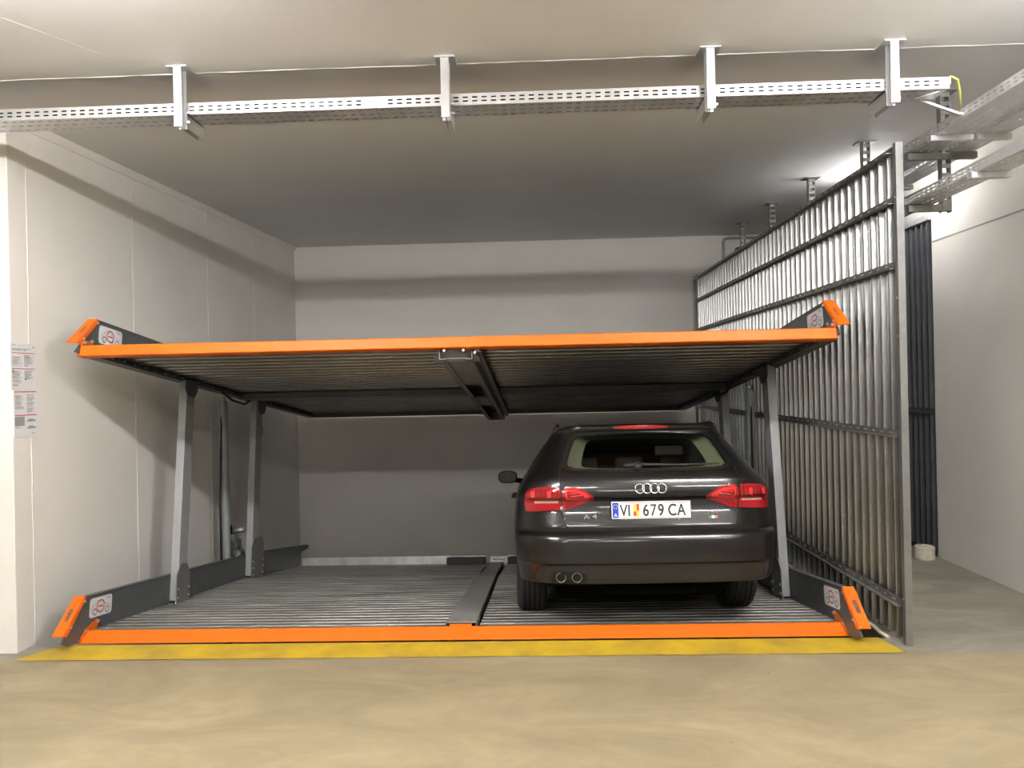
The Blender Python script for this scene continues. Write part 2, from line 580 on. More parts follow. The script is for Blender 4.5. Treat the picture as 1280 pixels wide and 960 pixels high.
    for sd in (-1, 1):
        xi = PX0 if sd < 0 else PX1
        g = MB()
        pol = [(-.10, -.055), (-.03, .02), (.10, .07), (.12, .045), (.09, .004), (.0, .0)] if not upper else [(-.01, -.03), (-.008, .03), (.02, .045), (.11, .05), (.15, .02), (.05, .0)]
        g.prism([(oy + a, oz + b) for a, b in pol], 'x', xi - sd * .008, xi - sd * .002)
        go = g.build('corner_bracket', M['orange'], fo, bevel=.001)
        bb = MB()
        bolt(bb, (xi - sd * .008, oy + (.015 if upper else -.028), oz + (.028 if upper else 0)), (-sd, 0, 0), .013, .014)
        bb.build('bolt', M['bolt'], go)
        bb = MB()
        bolt(bb, (xi - sd * .008, oy + .095, oz + .052), (-sd, 0, 0), .011, .012)
        bb.build('bolt', M['bolt'], go)
    # centre beam between the two decks
    if upper:
        cb = MB()
        zt, zb = .012, -.145
        for s0, s1 in ((BX0, BX0 + .045), (BX1 - .045, BX1)):
            cb.box(s0, s1, oy + .06, oy + length, oz + zb, oz + zb + .006)
        cb.box(BX0, BX0 + .006, oy + .06, oy + length, oz + zb, oz + zt)
        cb.box(BX1 - .006, BX1, oy + .06, oy + length, oz + zb, oz + zt)
        cb.box(BX0, BX1, oy + .06, oy + length, oz + zt, oz + zt + .006)
        co = cb.build('center_beam', M['beam'], lift)
        for (a, b) in ((.10, 1.5), (2.55, 3.25)):
            MB().box(BX0 + .04, BX1 - .04, oy + a, oy + b, oz + zb + .012, oz + zb + .03).build('cover_plate', M['beam'], co)
        bb = MB()
        for yy in (2.7, 3.05):
            for xx in (BX0 + .07, BX1 - .07):
                bolt(bb, (xx, oy + yy, oz + zb + .012), (0, 0, -1), .012, .01)
        bo = bb.build('cover_bolts', M['bolt'], co); bo['kind'] = 'stuff'
        npl = MB()
        npl.prism([(BX0 - .045, zb - .004), (BX1 + .045, zb - .004), (BX1 + .045, zb + .02), (BX1 - .03, -.078), (BX0 + .03, -.078), (BX0 - .045, zb + .02)], 'y', oy + .02, oy + .06)
        for i, v in enumerate(npl.v): npl.v[i] = (v[0], v[1] + .02 - (v[2] + .078) * 1.2, v[2] + oz)
        MB().box(BX0, BX1, oy + length - .012, oy + length - .004, oz + zb, oz + zt).build('end_plate', M['beam'], co)
        npo = npl.build('nose_plate', M['dark'], co, bevel=.002)
        bb = MB()
        for xx in (BX0 + .04, BX1 - .06, BX1 + .02):
            bolt(bb, (xx, oy + .03, oz - .088 - (.02 if xx > BX1 else 0)), (0, -1, .2), .01, .012)
        bo = bb.build('nose_bolts', M['bolt'], co); bo['kind'] = 'stuff'
        # toothed edge strip right of the beam
        MB().box(BX1 + .012, BX1 + .06, oy + .07, oy + length, oz - .09, oz - .084).build('edge_angle', M['beam'], co)
        # rear cross channel under the deck
        for a, b in ((PX0, BX0 - .01), (BX1 + .01, PX1)):
            MB().box(a, b, oy + 2.66, oy + 2.86, oz - .075, oz - .0165).build('cross_channel', M['dark'], lift)
        for a, b in ((PX0, BX0 - .01), (BX1 + .01, PX1)):
            MB().box(a, b, oy + length - .03, oy + length, oz - .06, oz + .01).build('rear_edge', M['dark'], lift)
    else:
        cb = MB()
        cb.sheet([(BX0 + .012, -.03), (BX0 + .012, .03), (BX1 - .012, .03), (BX1 - .012, -.03)], 'y', oy + .015, oy + 2.45, .006)
        for i, v in enumerate(cb.v): cb.v[i] = (v[0], v[1], v[2] + oz)
        co = cb.build('center_beam', M['beam2'], lift, bevel=.002)
        for xx in (BX0 + .065, BX1 - .065):
            MB().add([(xx + .012 * math.cos(t), oy + .10 + .022 * math.sin(t), oz + .0312) for t in [i * math.pi / 6 for i in range(12)]],
                     [tuple(range(12))]).build('slot_hole', M['brown'], co)
        MB().box(BX0 + .04, BX1 - .04, oy - .002, oy + .004, oz + .005, oz + .022).build('front_mark', M['orange'], co)
        rb = MB()
        rb.add([(BX0 + .03, 2.45, .0), (BX1 - .03, 2.45, .0), (BX1 - .03, 4.5, -.07), (BX0 + .03, 4.5, -.07),
                (BX0 + .03, 2.45, -.05), (BX1 - .03, 2.45, -.05), (BX1 - .03, 4.5, -.12), (BX0 + .03, 4.5, -.12)],
               [(0, 1, 2, 3), (4, 7, 6, 5), (0, 4, 5, 1), (1, 5, 6, 2), (2, 6, 7, 3), (3, 7, 4, 0)])
        rb.build('rear_beam', M['beam'], lift)
        # black sheet painting the gap shadow beside the beam; dark channel at the deck seam
        MB().box(BX0 - .05, BX1 + .06, .02, 4.5, -.16, -.13).build('gap_shadow', M['black'], lift)
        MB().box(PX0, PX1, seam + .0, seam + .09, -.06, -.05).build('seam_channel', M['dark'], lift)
        for a, b in ((PX0 + .02, BX0 - .03), (BX1 + .1, PX1 - .02)):
            MB().box(a, b, 4.53, 4.545, -.12, .012).build('back_plate', M['galv'], lift)
        MB().box(-1.2, -.70, 4.36, 4.50, -.085, .0).build('wheel_stop', M['black'], lift, bevel=.004)
        MB().box(-.40, .10, 4.36, 4.50, -.085, .0).build('wheel_stop', M['black'], lift, bevel=.004)
        for s0 in (BX0 + .02, BX1 - .03):
            pass
        MB().box(BX0 + .03, BX1 + .02, 4.52, 4.54, -.1, .0).build('latch_plate', M['galv'], lift)
        MB().tube([(BX0 + .06, 4.50, -.03), (BX1 - .02, 4.50, -.03)], .012, 8).build('latch_bar', M['galv'], lift)
        MB().box(-.40, -.36, 4.50, 4.52, -.01, .02).build('reflector', M['white'], lift)

platform(0, 0, 4.55, False)
platform(-.27, 1.993, 5.19, True)

# posts
def lift_post(sd, y, rear):
    xi = PX0 if sd < 0 else PX1
    xw = xi - sd * .075
    mb = MB()
    d = .15 if not rear else .17
    mb.box(xi - sd * .004, xw, y, y + d, .02, 1.945)
    p = mb.build('support_post', M['post'], lift, bevel=.004)
    # base plate with shaped top
    h = .33 if not rear else .42
    w2 = .115 if not rear else .17
    yc = y + d / 2 + (.0 if not rear else .06)
    pl = MB()
    pol = [(yc - w2, -.03), (yc + w2, -.03), (yc + w2, h - .09), (yc + w2 - .06, h), (yc - w2 + .06, h), (yc - w2, h - .09)]
    pl.prism(pol, 'x', xw, xw - sd * .008)
    b = pl.build('base_plate', M['beam'], p)
    bb = MB()
    for a in (-.8, .8):
        for zz in ((.05, .12) if not rear else (.03, .10, .17)):
            bolt(bb, (xw - sd * .008, yc + a * w2, zz), (-sd, 0, 0), .011, .01)
    bo = bb.build('base_bolts', M['bolt'], b); bo['kind'] = 'stuff'
    tp = MB()
    pol = [(yc - .06, 1.80), (yc + .06, 1.80), (yc + .11, 1.86), (yc + .11, 1.94), (yc - .11, 1.94), (yc - .11, 1.86)]
    tp.prism(pol, 'x', xw, xw - sd * .008)
    tp.build('head_plate', M['dark'], p)
    if rear and sd < 0:
        MB().box(xw - sd * .008, xw - sd * .010, yc - .03, yc + .03, 1.55, 1.66).build('rating_plate', M['greyink'], p)
lift_post(-1, 1.11, False)
lift_post(-1, 2.70, True)
lift_post(1, .97, False)
lift_post(1, 2.45, True)
# hoses under the upper deck
mb = MB()
mb.tube([(-3.1, 1.75, 1.93), (-3.09, 2.0, 1.86), (-3.09, 2.3, 1.85), (-3.08, 2.42, 1.90)], .012, 6)
mb.build('hose', M['black'], lift, smooth=True)
mb = MB()
mb.tube([(1.95, 1.9, 1.93), (1.94, 2.1, 1.85), (1.94, 2.45, 1.85), (1.94, 2.6, 1.92)], .012, 6)
mb.build('hose', M['black'], lift, smooth=True)

# hydraulic cylinders beside the posts
for sd, lab in ((-1, 'grey hydraulic cylinder standing by the left wall'), (1, 'grey hydraulic cylinder standing by the corrugated fence')):
    x = -3.33 if sd < 0 else 2.24
    t = empty('hydraulic_cylinder', (x, 2.55, -1.69))
    tag(t, lab, 'hydraulic cylinder', 'hydraulic cylinders of the lift')
    MB().lathe([(0, 0), (.047, 0), (.047, 3.30), (.03, 3.33), (0, 3.33)], n=20).build('barrel', M['cylinder'], t, smooth=True).modifiers.new('es', 'EDGE_SPLIT').split_angle = math.radians(35)
    MB().tube([(0, 0, 3.32), (0, 0, 3.37)], .028, 12).build('rod', M['galv'], t, smooth=True)
    MB().tube([(-.0, -.11, 1.2), (-.01, -.10, 2.2), (0, -.03, 3.26)], .011, 6).build('hose', M['black'], t, smooth=True)

# hydraulic valve unit on the left wall
t = empty('valve_unit', (-3.36, 2.80, -.08))
tag(t, 'small grey hydraulic pump unit on the wall behind the rear left post', 'pump')
MB().box(-.1, .06, -.05, .08, .0, .17).build('tank', M['unit'], t, bevel=.01)
MB().lathe([(0, 0), (.05, 0), (.055, .02), (.055, .11), (.04, .13), (0, .13)], (.05, -.06, .02), 'y', 16).build('motor', M['unit'], t, smooth=True)
MB().box(-.08, .03, -.04, .05, .17, .235).build('valve_block', M['galv'], t, bevel=.005)
MB().box(-.10, -.02, -.03, .03, .235, .33).build('switch_box', M['black'], t, bevel=.005)
MB().tube([(.0, .0, .27), (.08, .0, .28), (.12, .02, .28)], .03, 10).build('nozzle', M['galv'], t, smooth=True)
MB().box(.0, .04, -.045, -.03, .05, .14).build('gauge_plate', M['galv'], t)

# ---------------------------------------------------------------- corrugated fence
def fence(name, label, X, y0, y1, z0, z1, pitch, matr, mrail, rails, post_y, cam_side=-1, bolts=True):
    t = empty(name, (X, y0, 0))
    tag(t, label, 'fence')
    n = int((y1 - y0) / pitch)
    s = cam_side
    line = [(0, 0), (pitch * .30, 0), (pitch * .36, s * .006), (pitch * .40, s * .006), (pitch * .46, 0), (pitch * .62, 0),
            (pitch * .70, s * .030), (pitch * .74, s * .034), (pitch * .86, s * .034), (pitch * .90, s * .030), (pitch, 0)]
    mb = MB()
    poly = [(b, a) for a, b in line]
    mb.sheet(poly, 'z', z0, z1, -s * .0015)
    first = None
    for i in range(n):
        if first is None:
            first = mb.build('fence_slat', matr, t)
            o = first
        else:
            o = link('fence_slat', first.data, t)
        o.location = (0, i * pitch, 0)
    L = n * pitch
    for z, h in rails:
        r = MB()
        r.box(s * .036, s * .042, 0, L, z - h / 2, z + h / 2)
        r.box(s * .036, s * .075, 0, L, z - h / 2, z - h / 2 + .006)
        ro = r.build('rail', mrail, t)
        if bolts:
            bb = MB()
            for i in range(n):
                for dd in (.72, .88):
                    bolt(bb, (s * .042, (i + dd) * pitch, z + .004), (s, 0, 0), .006, .005)
            bo = bb.build('rail_bolts', M['bolt'], ro); bo['kind'] = 'stuff'
    if post_y is not None:
        p = MB()
        p.sheet([(s * .046, post_y + .03), (s * .046, post_y), (-.004, post_y), (-.004, post_y + .02)], 'z', 0, z1 + .02, .004)
        po = p.build('end_post', M['fencepost'], t)
        bb = MB()
        for z in (.3, 1.38, 2.0, 2.25, 2.9):
            bolt(bb, (s * .046, post_y + .015, z), (s, 0, 0), .007, .006)
        bo = bb.build('post_bolts', M['bolt'], po); bo['kind'] = 'stuff'
    return t

M['fencepost'] = mat('fence_post_zinc', (.27, .27, .265), .45, metal=.7, noise=.1, nscale=12)
fence('corrugated_fence', 'tall grey corrugated metal fence along the right side of the lift', 2.405, -.20, 5.37, .012, 3.23, .118,
      M['fence'], M['rail'], ((.26, .05), (1.365, .05), (2.465, .05), (2.89, .05), (3.215, .045)), -.055)
fence('corrugated_fence', 'dark corrugated metal fence at the end of the passage', 3.86, 2.0, 5.3, .05, 3.235, .10,
      M['dfence'], M['dfence'], ((1.4, .05),), None, bolts=False)
mb = MB().box(3.80, 3.86, 2.0, 5.3, 3.235, 3.285)
d = bpy.data.objects['corrugated_fence.001']
o = mb.build('top_cap', M['tray'], d); o.location = (-3.86, -2.0, 0)

# ---------------------------------------------------------------- perforated cable trays
def perf(mb, u0, u1, v0, v1, rows, pitch, slot, fn):
    n = int((u1 - u0) / pitch)
    us = [u0]
    hole = []
    for i in range(n):
        a = u0 + i * pitch + (pitch - slot) / 2
        us += [a, a + slot]
        hole += [False, True]
    us.append(u1); hole.append(False)
    vs = [v0]; vh = []
    for a, b in rows:
        vs += [a, b]; vh += [False, True]
    vs.append(v1); vh.append(False)
    vv = [fn(u, v) for v in vs for u in us]
    nu = len(us)
    fs = []
    for j in range(len(vs) - 1):
        for i in range(nu - 1):
            if hole[i] and vh[j]: continue
            fs.append((j * nu + i, j * nu + i + 1, (j + 1) * nu + i + 1, (j + 1) * nu + i))
    mb.add(vv, fs)

def tray_section(t, a0, a1, wd, ht, along):
    """channel: front side, bottom, far side. along 'x': side at y=0, width towards +y. along 'y': side at x=0, width towards +x"""
    def P(u, w_, h):
        return (u, w_, h) if along == 'x' else (w_, u, h)
    parts = []
    for nm, w_ in (('side_wall', 0.), ('side_wall', wd)):
        mb = MB()
        perf(mb, a0, a1, 0, ht, [(ht * .27, ht * .40), (ht * .60, ht * .73)], .055, .030, lambda u, v, w_=w_: P(u, w_, v))
        lip = .012 if w_ == 0 else -.012
        mb.add([P(a0, w_, ht), P(a1, w_, ht), P(a1, w_ + lip, ht), P(a0, w_ + lip, ht)], [(0, 1, 2, 3)])
        o = mb.build(nm, M['tray'], t, fix=False); parts.append(o)
    mb = MB()
    nrow = max(2, int(wd / .05))
    rows = [(wd * (k + .5) / nrow - .004, wd * (k + .5) / nrow + .004) for k in range(nrow)]
    perf(mb, a0, a1, 0, wd, rows, .055, .030, lambda u, v: P(u, v, 0))
    parts.append(mb.build('bottom', M['tray'], t, fix=False))
    for o in parts:
        s = o.modifiers.new('solid', 'SOLIDIFY'); s.thickness = .0015; s.offset = 0

t = empty('cable_tray', (0, -.78, 3.376))
tag(t, 'long perforated zinc cable tray running across under the ceiling', 'cable tray')
tray_section(t, -6.3, -.892, .185, .066, 'x')
tray_section(t, -.889, 2.40, .185, .066, 'x')
MB().box(-.96, -.82, .001, .003, .004, .062).build('joint_plate', M['tray'], t)

mb = MB()  # unseen cables added so that the tray slots look dark
for k in range(3):
    for j in range(4):
        mb.tube([(-6.2 + 8.5 * i / 24, -.78 + .022 + j * .042 + random.uniform(-.004, .004), 3.392 + k * .021 + random.uniform(-.002, .002)) for i in range(25)], .0115, 6)
o = tag(mb.build('added_cables', M['black'], smooth=True), 'unseen dark cables added in the long tray to darken its slots', 'cables')
o['kind'] = 'stuff'

labs = ['zinc ceiling hanger holding the cable tray near the left wall', 'second zinc hanger from the left holding the cable tray',
        'third zinc hanger from the left holding the cable tray', 'rightmost zinc hanger holding the cable tray near its end']
for k, x in enumerate((-2.03, -.475, 1.035, 2.06)):
    t = empty('tray_hanger', (x, -.835, 3.63))
    tag(t, labs[k], 'hanger', 'hangers of the cable tray')
    MB().box(-.06, .06, -.03, .14, -.008, 0).build('head_plate', M['tray'], t, bevel=.001)
    hp = MB()
    # I-shaped post
    hp.box(-.024, .024, -.02, -.016, -.35, -.008)
    hp.box(-.024, .024, .036, .040, -.35, -.008)
    hp.box(-.003, .003, -.016, .036, -.35, -.008)
    hp.build('post', M['tray'], t, bevel=.001)
    ar = MB()
    ar.box(.018, .022, .04, .26, -.338, -.258)
    ar.box(-.020, .022, .04, .27, -.262, -.258)
    ar.box(-.02, -.016, .04, .26, -.338, -.258)
    ao = ar.build('arm', M['tray'], t)
    bb = MB(); bolt(bb, (.024, .03, -.31), (1, 0, 0), .009, .025); bb.build('bolt', M['bolt'], t)
    bb = MB(); bolt(bb, (.024, .03, -.255), (1, 0, 0), .008, .02); bb.build('bolt', M['bolt'], t)

# trays along the passage
def side_tray(name, label, x, z, wd, y0=-3.0, bars=()):
    t = empty(name, (x, 0, z))
    tag(t, label, 'cable tray')
    tray_section(t, y0, 5.3, wd, .06, 'y')
    for y in bars:
        MB().box(-.03, wd + .02, y - .02, y + .02, -.035, -.002).build('support_bar', M['tray'], t)
side_tray('cable_tray', 'upper perforated tray right above the corrugated fence', 2.55, 3.25, .215, bars=(-.35, .8))
side_tray('cable_tray', 'upper perforated tray on the wall side of the hanger posts', 2.835, 3.25, .165, bars=(-.35, .8))
side_tray('cable_tray', 'lower narrow perforated tray over the passage', 2.55, 2.90, .175, bars=(-.75, .55))
hl = ['slotted zinc post between the passage trays near the fence end', 'nearest slotted hanger top showing above the fence', 'second slotted hanger top showing above the fence',
      'third slotted hanger top showing above the fence', 'farthest slotted hanger top showing above the fence']
for k, y in enumerate((-.02, 1.10, 2.25, 3.4, 4.55)):
    zc = ceil_z(y)
    t = empty('tray_hanger', (2.80, y, zc))
    tag(t, hl[k], 'hanger', 'hangers of the passage trays')
    MB().box(-.075, .075, -.06, .06, -.008, .004).build('head_plate', M['rail'], t)
    mb = MB()
    for sx in (-1, 1):
        mb.box(sx * .028 - .003, sx * .028 + .003, -.025, .025, -(zc - 2.84), -.006)
    L = zc - 2.84
    for j in range(int(L / .06)):
        mb.box(-.028, .028, -.025, -.021, -.012 - j * .06 - .03, -.012 - j * .06)
    mb.build('post', M['rail'], t)
    for zz, x0, x1 in ((3.245, -.25, .21), (2.895, -.25, .03)):
        MB().box(x0, x1, -.02, .02, zz - zc - .045, zz - zc - .002).build('arm', M['rail'], t)
    bb = MB(); bolt(bb, (-.031, 0, 2.96 - zc), (-1, 0, 0), .014, .02); bb.build('bolt', M['bolt'], t)
# earth cable from the tray end, its tie and a brace strip
mb = MB()
mb.tube([(2.40, -.782, 3.435), (2.42, -.77, 3.445), (2.47, -.74, 3.44), (2.53, -.66, 3.40), (2.565, -.60, 3.33)], .007, 8)
tag(mb.build('earth_cable', M['earth'], None, smooth=True), 'yellow-green earth cable curling off the end of the cable tray', 'cable')
mb = MB()
mb.tube([(2.402, -.784, 3.445), (2.40, -.786, 3.40), (2.35, -.74, 3.372), (2.27, -.66, 3.368)], .005, 6)
tag(mb.build('cable_tie', M['white'], None, smooth=True), 'pale cable tie hanging at the end of the cable tray', 'cable tie')
mb = MB()
mb.tube([(2.12, -.784, 3.43), (2.125, -.787, 3.40), (2.11, -.787, 3.385)], .004, 6)
tag(mb.build('cable_tie', M['white'], None, smooth=True), 'short white tie tail beside the rightmost hanger', 'cable tie')
mb = MB()
mb.prism([(2.32, 3.372), (2.36, 3.372), (2.62, 3.27), (2.58, 3.27)], 'y', -.62, -.60)
tag(mb.build('brace_strip', M['tray']), 'zinc strip bracing the tray end to the passage trays', 'brace')

# conduits on the back wall
mb = MB()
mb.tube([(2.36, YB - .03, -.6), (2.36, YB - .03, 3.20), (2.375, YB - .03, 3.24), (2.41, YB - .03, 3.26), (2.7, YB - .03, 3.26)], .02, 10)
tag(mb.build('wall_conduit', M['conduit'], smooth=True), 'grey conduit running down the back wall behind the fence end', 'conduit')
mb = MB()
mb.tube([(2.79, YB - .03, 2.8), (2.79, YB - .03, 3.74), (2.81, YB - .03, 3.785), (2.85, YB - .03, 3.80), (3.6, YB - .03, 3.80)], .02, 10)
tag(mb.build('wall_conduit', M['conduit'], smooth=True), 'grey conduit bending along the top of the back wall', 'conduit')
t = empty('junction_box', (3.05, YB - .09, 3.55))
tag(t, 'small brownish junction box above the far fence end', 'box')
MB().box(-.09, .09, -.05, .08, -.1, .1).build('housing', M['brown'], t, bevel=.008)
MB().box(-.085, .085, -.06, -.05, -.095, .095).build('cover', M['brown'], t, bevel=.003)

# drum in the passage
t = empty('drum', (3.665, 1.93, 0))
tag(t, 'pale round concrete drum with a dark hole on the passage floor', 'drum')
MB().lathe([(.025, .0), (.082, .0), (.087, .012), (.087, .118), (.08, .126), (.028, .126), (.025, .12)], n=32).build('body', M['drum'], t, smooth=False, bevel=.003)
MB().lathe([(0, .06), (.024, .06), (.024, .07), (0, .07)], n=20).build('hole', M['black'], t)

# instruction boards on the left wall
def board(y0, y1, z0, z1, label, seed, top):
    rnd = random.Random(seed)
    t = empty('instruction_board', (XL, y0, z0))
    tag(t, label, 'sign', 'instruction boards on the left wall')
    W_, H_ = y1 - y0, z1 - z0
    MB().box(0, .005, 0, W_, 0, H_).build('panel', M['white'], t, bevel=.001)
    def rects(name, lst, m):
        mb = MB()
        for a, b, c, d2 in lst:
            mb.add([(.0056, a * W_, c * H_), (.0056, b * W_, c * H_), (.0056, b * W_, d2 * H_), (.0056, a * W_, d2 * H_)], [(0, 1, 2, 3)])
        mb.build(name, m, t)
    txt, dk, rd = [], [], []
    if top:
        rd += [(.05, .95, .775, .79), (.05, .95, .435, .45)]
        txt += [(.06, .22, .945, .96), (.28, .55, .945, .95)]
        dk += [(.05, .8, .865, .88), (.05, .42, .835, .855), (.5, .62, .835, .855), (.88, .94, .90, .94)]
        rd += [(.06, .36, .68, .695), (.55, .9, .69, .70)]
        blocks = [(.06, .45, .50, .66), (.53, .9, .55, .74), (.06, .45, .12, .40), (.53, .9, .22, .40)]
        dk += [(.06, .13, .34, .42), (.53, .68, .50, .525), (.06, .14, .24, .255), (.06, .28, .075, .10), (.53, .62, .2, .235)]
    else:
        rd += [(.03, .95, .955, .975), (.03, .95, .455, .475)]
        blocks = [(.06, .42, .60, .92), (.54, .9, .52, .92), (.06, .3, .2, .27), (.72, .95, .06, .08)]
        dk += [(.03, .43, .24, .44), (.54, .9, .32, .36), (.54, .9, .17, .21), (.6, .8, .36, .385), (.6, .8, .21, .235)]
    for a, b, c, d2 in blocks:
        z = d2
        while z > c:
            if rnd.random() < .9:
                txt.append((a, a + (b - a) * rnd.uniform(.5, 1), z - .007, z))
            z -= .0135
    rects('text_lines', txt, M['greyink'])
    rects('dark_print', dk, M['greyink'])
    for q in rd: rects('red_line', [q], M['red'])
board(-.235, .005, 1.782, 2.10, 'upper white instruction board with red lines on the left wall', 1, True)
board(-.215, .015, 1.452, 1.775, 'lower white instruction board with red lines on the left wall', 2, False)

# ---------------------------------------------------------------- car
def mono(kn):
    xs = [k[0] for k in kn]; ys = [k[1] for k in kn]
    n = len(xs)
    d = [(ys[i + 1] - ys[i]) / (xs[i + 1] - xs[i]) for i in range(n - 1)]
    m = [d[0]] + [0 if d[i - 1] * d[i] <= 0 else 2 * d[i - 1] * d[i] / (d[i - 1] + d[i]) for i in range(1, n - 1)] + [d[-1]]
    def f(x):
        if x <= xs[0]: return ys[0]
        if x >= xs[-1]: return ys[-1]
        i = max(j for j in range(n - 1) if xs[j] <= x)
        h = xs[i + 1] - xs[i]; t = (x - xs[i]) / h
        return ((1 + 2 * t) * (1 - t) ** 2 * ys[i] + t * (1 - t) ** 2 * h * m[i] + t * t * (3 - 2 * t) * ys[i + 1] + t * t * (t - 1) * h * m[i + 1])
    return f
Wf = mono([(.20, .80), (.27, .85), (.36, .88), (.5, .903), (.64, .912), (.78, .908), (.90, .888), (.985, .855), (1.03, .825), (1.12, .770), (1.22, .706), (1.30, .650), (1.345, .612), (1.375, .572), (1.398, .50), (1.415, .40), (1.428, .25)])
Rf = mono([(.20, .65), (.26, .50), (.30, .28), (.316, .10), (.33, .085), (.45, .022), (.455, .008), (.55, .0), (.610, .004), (.642, .022), (.660, .050), (.675, .046), (.70, .050), (.80, .074), (.858, .078), (.868, .072), (.884, .042), (.90, .037), (.94, .040), (.985, .050), (1.008, .060), (1.02, .071), (1.06, .108), (1.30, .318), (1.335, .345), (1.352, .330), (1.372, .325), (1.388, .37), (1.402, .52), (1.415, .80), (1.428, 1.25)])
Ff = mono([(.20, 4.35), (.28, 4.58), (.4, 4.68), (.52, 4.70), (.66, 4.67), (.74, 4.55), (.82, 4.25), (.90, 3.85), (.955, 3.52), (1.0, 3.38), (1.15, 3.0), (1.30, 2.62), (1.37, 2.40), (1.40, 2.2), (1.415, 1.95), (1.428, 1.6)])
CXf = mono([(.2, .34), (.6, .36), (.9, .34), (1.03, .30), (1.2, .24), (1.35, .2), (1.428, .15)])
CYf = mono([(.2, .30), (.6, .34), (.9, .32), (1.03, .34), (1.2, .36), (1.35, .26), (1.428, .2)])
BOW = .055
def ysurf(x, z):
    x = abs(x); w_ = Wf(z); cx = CXf(z); s = max(0, min(1, (x - (w_ - cx)) / cx))
    return Rf(z) + BOW * x * x + CYf(z) * (1 - math.sqrt(1 - s * s))
def nsurf(x, z):
    e = .003
    n = Vector(((ysurf(x + e, z) - ysurf(x - e, z)) / (2 * e), -1, (ysurf(x, z + e) - ysurf(x, z - e)) / (2 * e)))
    return n.normalized()
def on(x, z, off=0.):
    p = Vector((x, ysurf(x, z), z))
    return p + nsurf(x, z) * off

paint = mat('car_paint', (.0065, .006, .0058), .30, metal=.2, coat=.62, spec=.35)
C_ = dict(
    paint=paint,
    under=mat('car_underside', (.004, .004, .004), .9, spec=.05),
    valance=mat('car_valance', (.022, .020, .0185), .55, spec=.3),
    trim=mat('car_trim', (.10, .102, .072), .7),
    inner=mat('car_interior', (.016, .017, .017), .8),
    seat=mat('car_seat', (.045, .047, .045), .8),
    lens=mat('tail_lens', (.27, .004, .008), .12, coat=1.0),
    lens2=mat('tail_lens_bright', (.80, .03, .03), .12, coat=1.0),
    lens3=mat('tail_lens_dark', (.16, .002, .006), .15, coat=1.0),
    clear=mat('reverse_lens', (.42, .26, .24), .15, coat=1.0),
    steel=mat('exhaust_steel', (.22, .21, .19), .3, metal=.9),
    chrome=mat('chrome', (.82, .82, .82), .12, metal=1.0),
    tyre=mat('tyre', (.016, .0155, .015), .75, bump=.2, bscale=60),
    rim=mat('rim_alloy', (.45, .45, .46), .3, metal=.8),
    plate=mat('plate_white', (.86, .86, .82), .35),
    blue=mat('plate_blue', (.015, .05, .42), .4),
    ink=mat('plate_ink', (.02, .035, .03), .5),
    pred=mat('plate_red', (.55, .05, .04), .5),
    pyel=mat('plate_yellow', (.75, .52, .05), .5),
    green=mat('flag_green', (.02, .22, .07), .5),
    gap=mat('panel_gap', (.003, .003, .003), .9),
)
g = bpy.data.materials.new('car_glass'); g.use_nodes = True
nt = g.node_tree
for nn in list(nt.nodes): nt.nodes.remove(nn)
out = nt.nodes.new('ShaderNodeOutputMaterial'); mix = nt.nodes.new('ShaderNodeMixShader')
tr = nt.nodes.new('ShaderNodeBsdfTransparent'); gl = nt.nodes.new('ShaderNodeBsdfGlossy'); fr = nt.nodes.new('ShaderNodeFresnel')
tr.inputs['Color'].default_value = (.80, .84, .76, 1); gl.inputs['Roughness'].default_value = .02; fr.inputs['IOR'].default_value = 1.3
nt.links.new(fr.outputs[0], mix.inputs[0]); nt.links.new(tr.outputs[0], mix.inputs[1]); nt.links.new(gl.outputs[0], mix.inputs[2]); nt.links.new(mix.outputs[0], out.inputs[0])
C_['glass'] = g

# world placement: stands on the tilted lower deck
CARX, CARY, CARYAW = .757, -.34, .024
car = empty('estate_car')
Rt = Matrix.Translation((0, 0, .066)) @ Matrix.Rotation(-TH, 4, 'X') @ Matrix.Translation((CARX, CARY, 0)) @ Matrix.Rotation(CARYAW, 4, 'Z')
car.matrix_world = Rt
tag(car, 'dark grey estate car parked nose-in on the lower lift deck', 'car')

def inpoly(x, y, P):
    r = False
    j = len(P) - 1
    for i in range(len(P)):
        if (P[i][1] > y) != (P[j][1] > y) and x < (P[j][0] - P[i][0]) * (y - P[i][1]) / (P[j][1] - P[i][1]) + P[i][0]:
            r = not r
        j = i
    return r
def chaikin(P, n=2, closed=True):
    for _ in range(n):
        Q = []
        m = len(P)
        for i in range(m if closed else m - 1):
            a, b = P[i], P[(i + 1) % m]
            Q += [(a[0] * .75 + b[0] * .25, a[1] * .75 + b[1] * .25), (a[0] * .25 + b[0] * .75, a[1] * .25 + b[1] * .75)]
        if not closed: Q = [P[0]] + Q + [P[-1]]
        P = Q
    return P
def mirror(P): return [(-x, z) for x, z in P][::-1]
def dens(P, d=.03, closed=True):
    Q = []
    m = len(P)
    for i in range(m if closed else m - 1):
        a, b = P[i], P[(i + 1) % m]
        k = max(1, int(math.hypot(b[0] - a[0], b[1] - a[1]) / d))
        Q += [(a[0] + (b[0] - a[0]) * t / k, a[1] + (b[1] - a[1]) * t / k) for t in range(k)]
    if not closed: Q.append(P[-1])
    return Q
